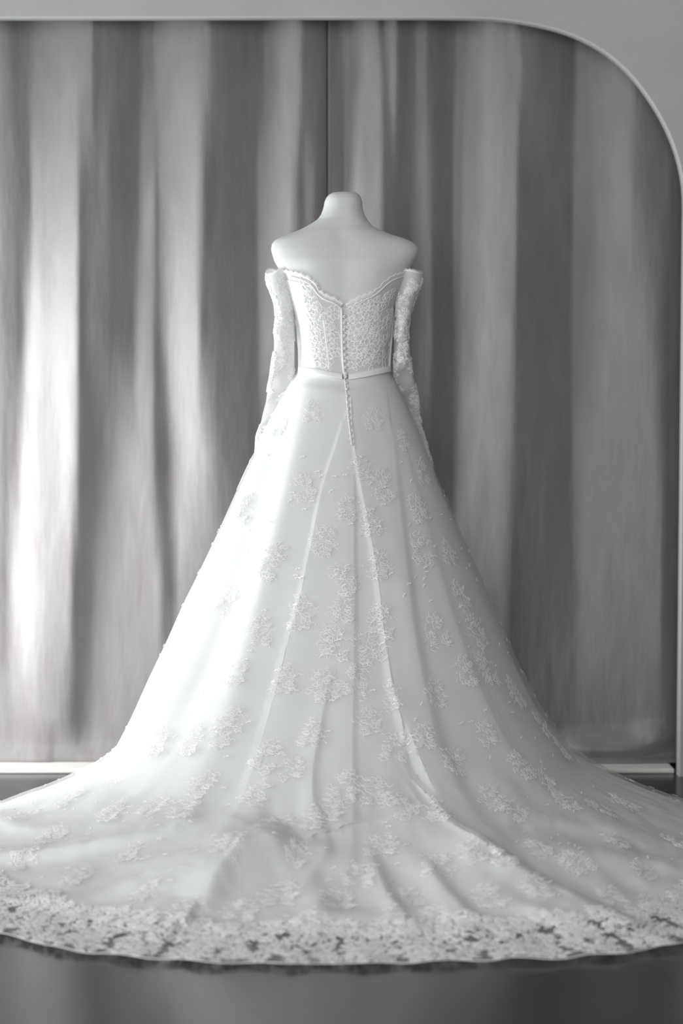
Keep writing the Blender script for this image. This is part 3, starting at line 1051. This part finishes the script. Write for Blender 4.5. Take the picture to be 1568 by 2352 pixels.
# placket, buttons, loops
pk = [(784, 709), (784.5, 740), (785, 780), (786.5, 820), (789, 850), (791, 868)]
tube('placket', line_on_bodice(pk, 0.002) - DO, 0.0034, M['satin'], dress, 8, 0.8)
# continuation down the skirt opening
sk_pts = [(791, 866), (794, 895), (797, 935), (800, 965), (804, 995), (808, 1024)]
kp = []
for x, y in resample(np.array(sk_pts, float), 30, 1):
    i, j = on_cloth(x, y, SPX, SPY)
    kp.append(S[i, j] + NS[i, j] * 0.002)
kp = np.array(kp)
for _ in range(4):
    kp[1:-1] = (kp[:-2] + 2 * kp[1:-1] + kp[2:]) / 4
tube('skirt_placket', kp - DO, 0.0020, M['satin'], dress, 6, 0.6)

bt = []
for kx in range(10):
    y = 727 + kx * 14.6
    x = np.interp(y, [709, 780, 850], [790.5, 791, 794])
    d = (BDX - x) ** 2 + (BDY - y) ** 2 + np.where(np.abs(pb) > math.radians(95), 1e9, 0)[None]
    i, j = divmod(int(np.argmin(d)), NBP)
    bt.append((at_y(x, y, BD[i, j, 1]), NBD[i, j]))
for x, y in [(794, 866), (795, 880), (796, 895), (797, 910), (798, 925), (799, 939), (800, 953), (801.5, 967), (803, 981), (804.5, 995), (806, 1008), (808, 1020)]:
    i, j = on_cloth(x, y, SPX, SPY)
    bt.append((at_y(x, y, S[i, j, 1]), NS[i, j]))
# one covered button mesh (domed disc with a turned-under rim), shared by all
a = np.linspace(0, 2 * math.pi, 16, endpoint=False)
prof_ = [(0.0028, 0.0), (0.0036, 0.0006), (0.0039, 0.0014), (0.0035, 0.0024), (0.0024, 0.0031), (0.0009, 0.0034)]
Pb = np.array([[(r * math.cos(t), r * math.sin(t), h) for t in a] for r, h in prof_])
proto = None
lp = np.stack([0.0044 * np.cos(a), 0.0044 * np.sin(a), np.full(16, 0.0006)], -1)
from mathutils import Vector
for p, n in bt:
    if proto is None:
        proto = grid_obj('button', Pb, M['cloth_button'], dress, True, True, True)
        b_ = proto
        loop = tube('button_loop', np.vstack([lp, lp[:1]]), 0.0008, M['loop'], proto, 5)
    else:
        b_ = proto.copy()
        COL.objects.link(b_)
        l2 = loop.copy()
        COL.objects.link(l2)
        l2.parent = b_
    b_.location = Vector(p - DO + n * 0.0015)
    b_.rotation_euler = Vector(n).to_track_quat('Z', 'Y').to_euler()

# waistband: two satin ribbons meeting at the buttons
for sgn_ in (-1, 1):
    a0 = -0.035 if sgn_ < 0 else 0.055
    aa = np.linspace(a0, sgn_ * math.pi, 150)
    zt = edge_z(aa, wb[sgn_], 0.004)
    zlow = zt - 0.0150
    rows = []
    for kx, (f, of) in enumerate([(0.03, 0.000), (0.0, 0.0045), (0.2, 0.0065), (0.8, 0.0085), (1.0, 0.0080), (0.97, 0.000)]):
        rows.append(body(aa, zt * (1 - f) + zlow * f, of))
    Pw = np.array(rows)
    # the skirt flares out below the waist, so the lower rows lie on it
    grid_obj('waistband', Pw - DO, M['satin'], dress)

# ------------------------------------------------------------------ sleeves
SL = {
    -1: [(627, 610, 668, 0.0), (645, 611, 668, 0), (660, 614, 668, 0), (690, 630, 673, 0), (730, 633, 674, 0), (760, 629, 675, 0), (800, 629, 676, .0), (850, 622, 676, .015),
         (900, 614, 672, .055), (945, 606, 658, .095), (975, 597, 645, .12), (1005, 589, 632, .135), (1055, 585, 620, .145), (1085, 584, 615, .15)],
    1: [(627, 915, 971, 0.0), (645, 916, 971, 0), (665, 913, 966, 0), (690, 907, 951, 0), (720, 908, 944, 0), (745, 907, 939, 0), (765, 905, 938, 0), (800, 904, 941, 0), (845, 904, 945, .01),
        (880, 905, 953, .04), (920, 922, 962, .08), (950, 932, 964, .105), (985, 946, 971, .125), (1020, 958, 981, .14), (1060, 967, 991, .15), (1085, 975, 997, .15)],
}
sl_motifs = [build_shapes(motif_shapes(700 + s, 1.0), 0.0012, 0.0014, 0.0005) for s in range(4)]
NSA, NSR = 64, 150
pa = np.linspace(-math.pi, math.pi, NSA, endpoint=False)
for sgn_ in (-1, 1):
    a = np.array(SL[sgn_], float)
    rows = np.linspace(a[0, 0], a[-1, 0], NSR)
    xl = np.interp(rows, a[:, 0], a[:, 1])
    xr = np.interp(rows, a[:, 0], a[:, 2])
    yd = np.interp(rows, a[:, 0], a[:, 3])
    for arr in (xl, xr, yd):
        for _ in range(6):
            arr[1:-1] = (arr[:-2] + 2 * arr[1:-1] + arr[2:]) / 4
    P = np.zeros((NSR, NSA, 3))
    for r_ in range(NSR):
        L_ = at_y(xl[r_], rows[r_], yd[r_])
        R_ = at_y(xr[r_], rows[r_], yd[r_])
        c, w = (L_ + R_) / 2, (R_[0] - L_[0]) / 2
        dep = np.interp(rows[r_], [620, 700, 850, 1000], [0.045, 0.034, 0.024, 0.014])
        wrk = 1 + 0.05 * np.sin(pa * 3 + rows[r_] / 13.0 * sgn_) * sstep(rows[r_], 690, 760)
        P[r_, :, 0] = c[0] + w * np.sin(pa)
        P[r_, :, 1] = yd[r_] - dep * np.cos(pa) * wrk
        P[r_, :, 2] = c[2] + 0.004 * np.sin(rows[r_] / 9 + pa * 2)
        if r_ < 25:   # rim dips toward the inner side
            P[r_, :, 2] -= (1 - r_ / 25) * 0.006 * np.sin(pa * 2) * sgn_
    N = normals(P)
    if (N[70, NSA // 2] * np.array([0, -1, 0])).sum() < 0:
        N = -N
    slv = grid_obj('sleeve', P - DO, M['net'], dress, True)
    ncf = 46
    low = np.clip(ncf + (4 * np.abs(np.sin(pa * 4))), 0, NSR - 1)
    Pc = np.zeros((30, NSA, 3))
    for r_ in range(30):
        Pc[r_] = sample(P, low * r_ / 29.0, np.arange(NSA).astype(float)) + sample(N, low * r_ / 29.0, np.arange(NSA).astype(float)) * 0.0012
    cuff = grid_obj('shoulder_cuff', Pc - DO, M['cuff_lace'], slv, True)
    cnt = 0
    for r_ in range(8, NSR - 6, 11):
        for ja in (NSA // 2 - 12, NSA // 2 + 2, NSA // 2 + 14):
            UV, Hh, Tt, Q = sl_motifs[cnt % 4]
            cnt += 1
            if r_ > 50 and (cnt * 7) % 5 < 2:
                continue
            lay('lace_motif', slv, P, N, int(np.clip(r_ + rm.integers(-3, 4), 0, NSR - 1)), ja + int(rm.integers(-2, 3)), UV, Hh, Tt, Q, 0.0015, rm.uniform(-.5, .5), (0.42, 0.5))
    # rim cord and lashes
    tube('rim_cord', np.vstack([P[0], P[0][:1]]) - DO, 0.0018, M['cord'], slv, 6)
    lv, lf = [], []
    fine = np.linspace(0, NSA, 150, endpoint=False)
    for q in fine:
        p = sample(P, np.array([0.0]), np.array([q]))[0]
        nrm_ = sample(N, np.array([0.0]), np.array([q]))[0]
        t = np.array([-nrm_[1], nrm_[0], 0])
        tip = p + np.array([0, 0, rm.uniform(.006, .009)]) + nrm_ * rm.uniform(0, .003) + t * rm.uniform(-.001, .001)
        k0 = len(lv)
        lv += [p - t * .0007, p + t * .0007, tip]
        lf.append([k0, k0 + 1, k0 + 2])
    e = mesh_obj('eyelash_fringe', np.array(lv) - DO, [np.array(lf)], M['cord'], slv, False)
    e['kind'] = 'stuff'

# eyelash fringe and scalloped net along the back neckline
for sgn_ in (-1, 1):
    lv, lf = [], []
    jj = [j for j in range(NBP) if 0.03 < pb[j] * sgn_ < math.radians(88)]
    js = np.linspace(jj[0], jj[-1], 170)
    sc_v = []
    for q in js:
        p = sample(BD, np.array([0.0]), np.array([q]))[0]
        n_ = sample(NBD, np.array([0.0]), np.array([q]))[0]
        g = sample(BD, np.array([0.0]), np.array([q + 1.5]))[0] - sample(BD, np.array([0.0]), np.array([q - 1.5]))[0]
        g /= np.linalg.norm(g)
        upv = np.cross(n_, g)
        if upv[2] < 0:
            upv = -upv
        scal = 0.0045 + 0.0030 * abs(math.sin(q * 0.42))
        base_p = p + upv * scal + n_ * 0.001
        sc_v.append(base_p)
        tip = base_p + upv * rm.uniform(.005, .008) + n_ * rm.uniform(0, .002) + g * rm.uniform(-.0012, .0012)
        k0 = len(lv)
        lv += [p - g * .0003, p + g * .0003, base_p + g * .0007, base_p - g * .0007, tip]
        lf += [[k0, k0 + 1, k0 + 2], [k0, k0 + 2, k0 + 3], [k0 + 3, k0 + 2, k0 + 4]]
    e = mesh_obj('eyelash_fringe', np.array(lv) - DO, [np.array(lf)], M['cord'], bodice, False)
    e['kind'] = 'stuff'
    tube('scallop_cord', np.array(sc_v) - DO, 0.0011, M['cord'], bodice, 5)
    # strip of net between neckline and scallop
    e0 = np.array([sample(BD, np.array([0.0]), np.array([q]))[0] for q in js])
    grid_obj('scallop_net', np.stack([e0, np.array(sc_v)]) - DO, M['net'], bodice)
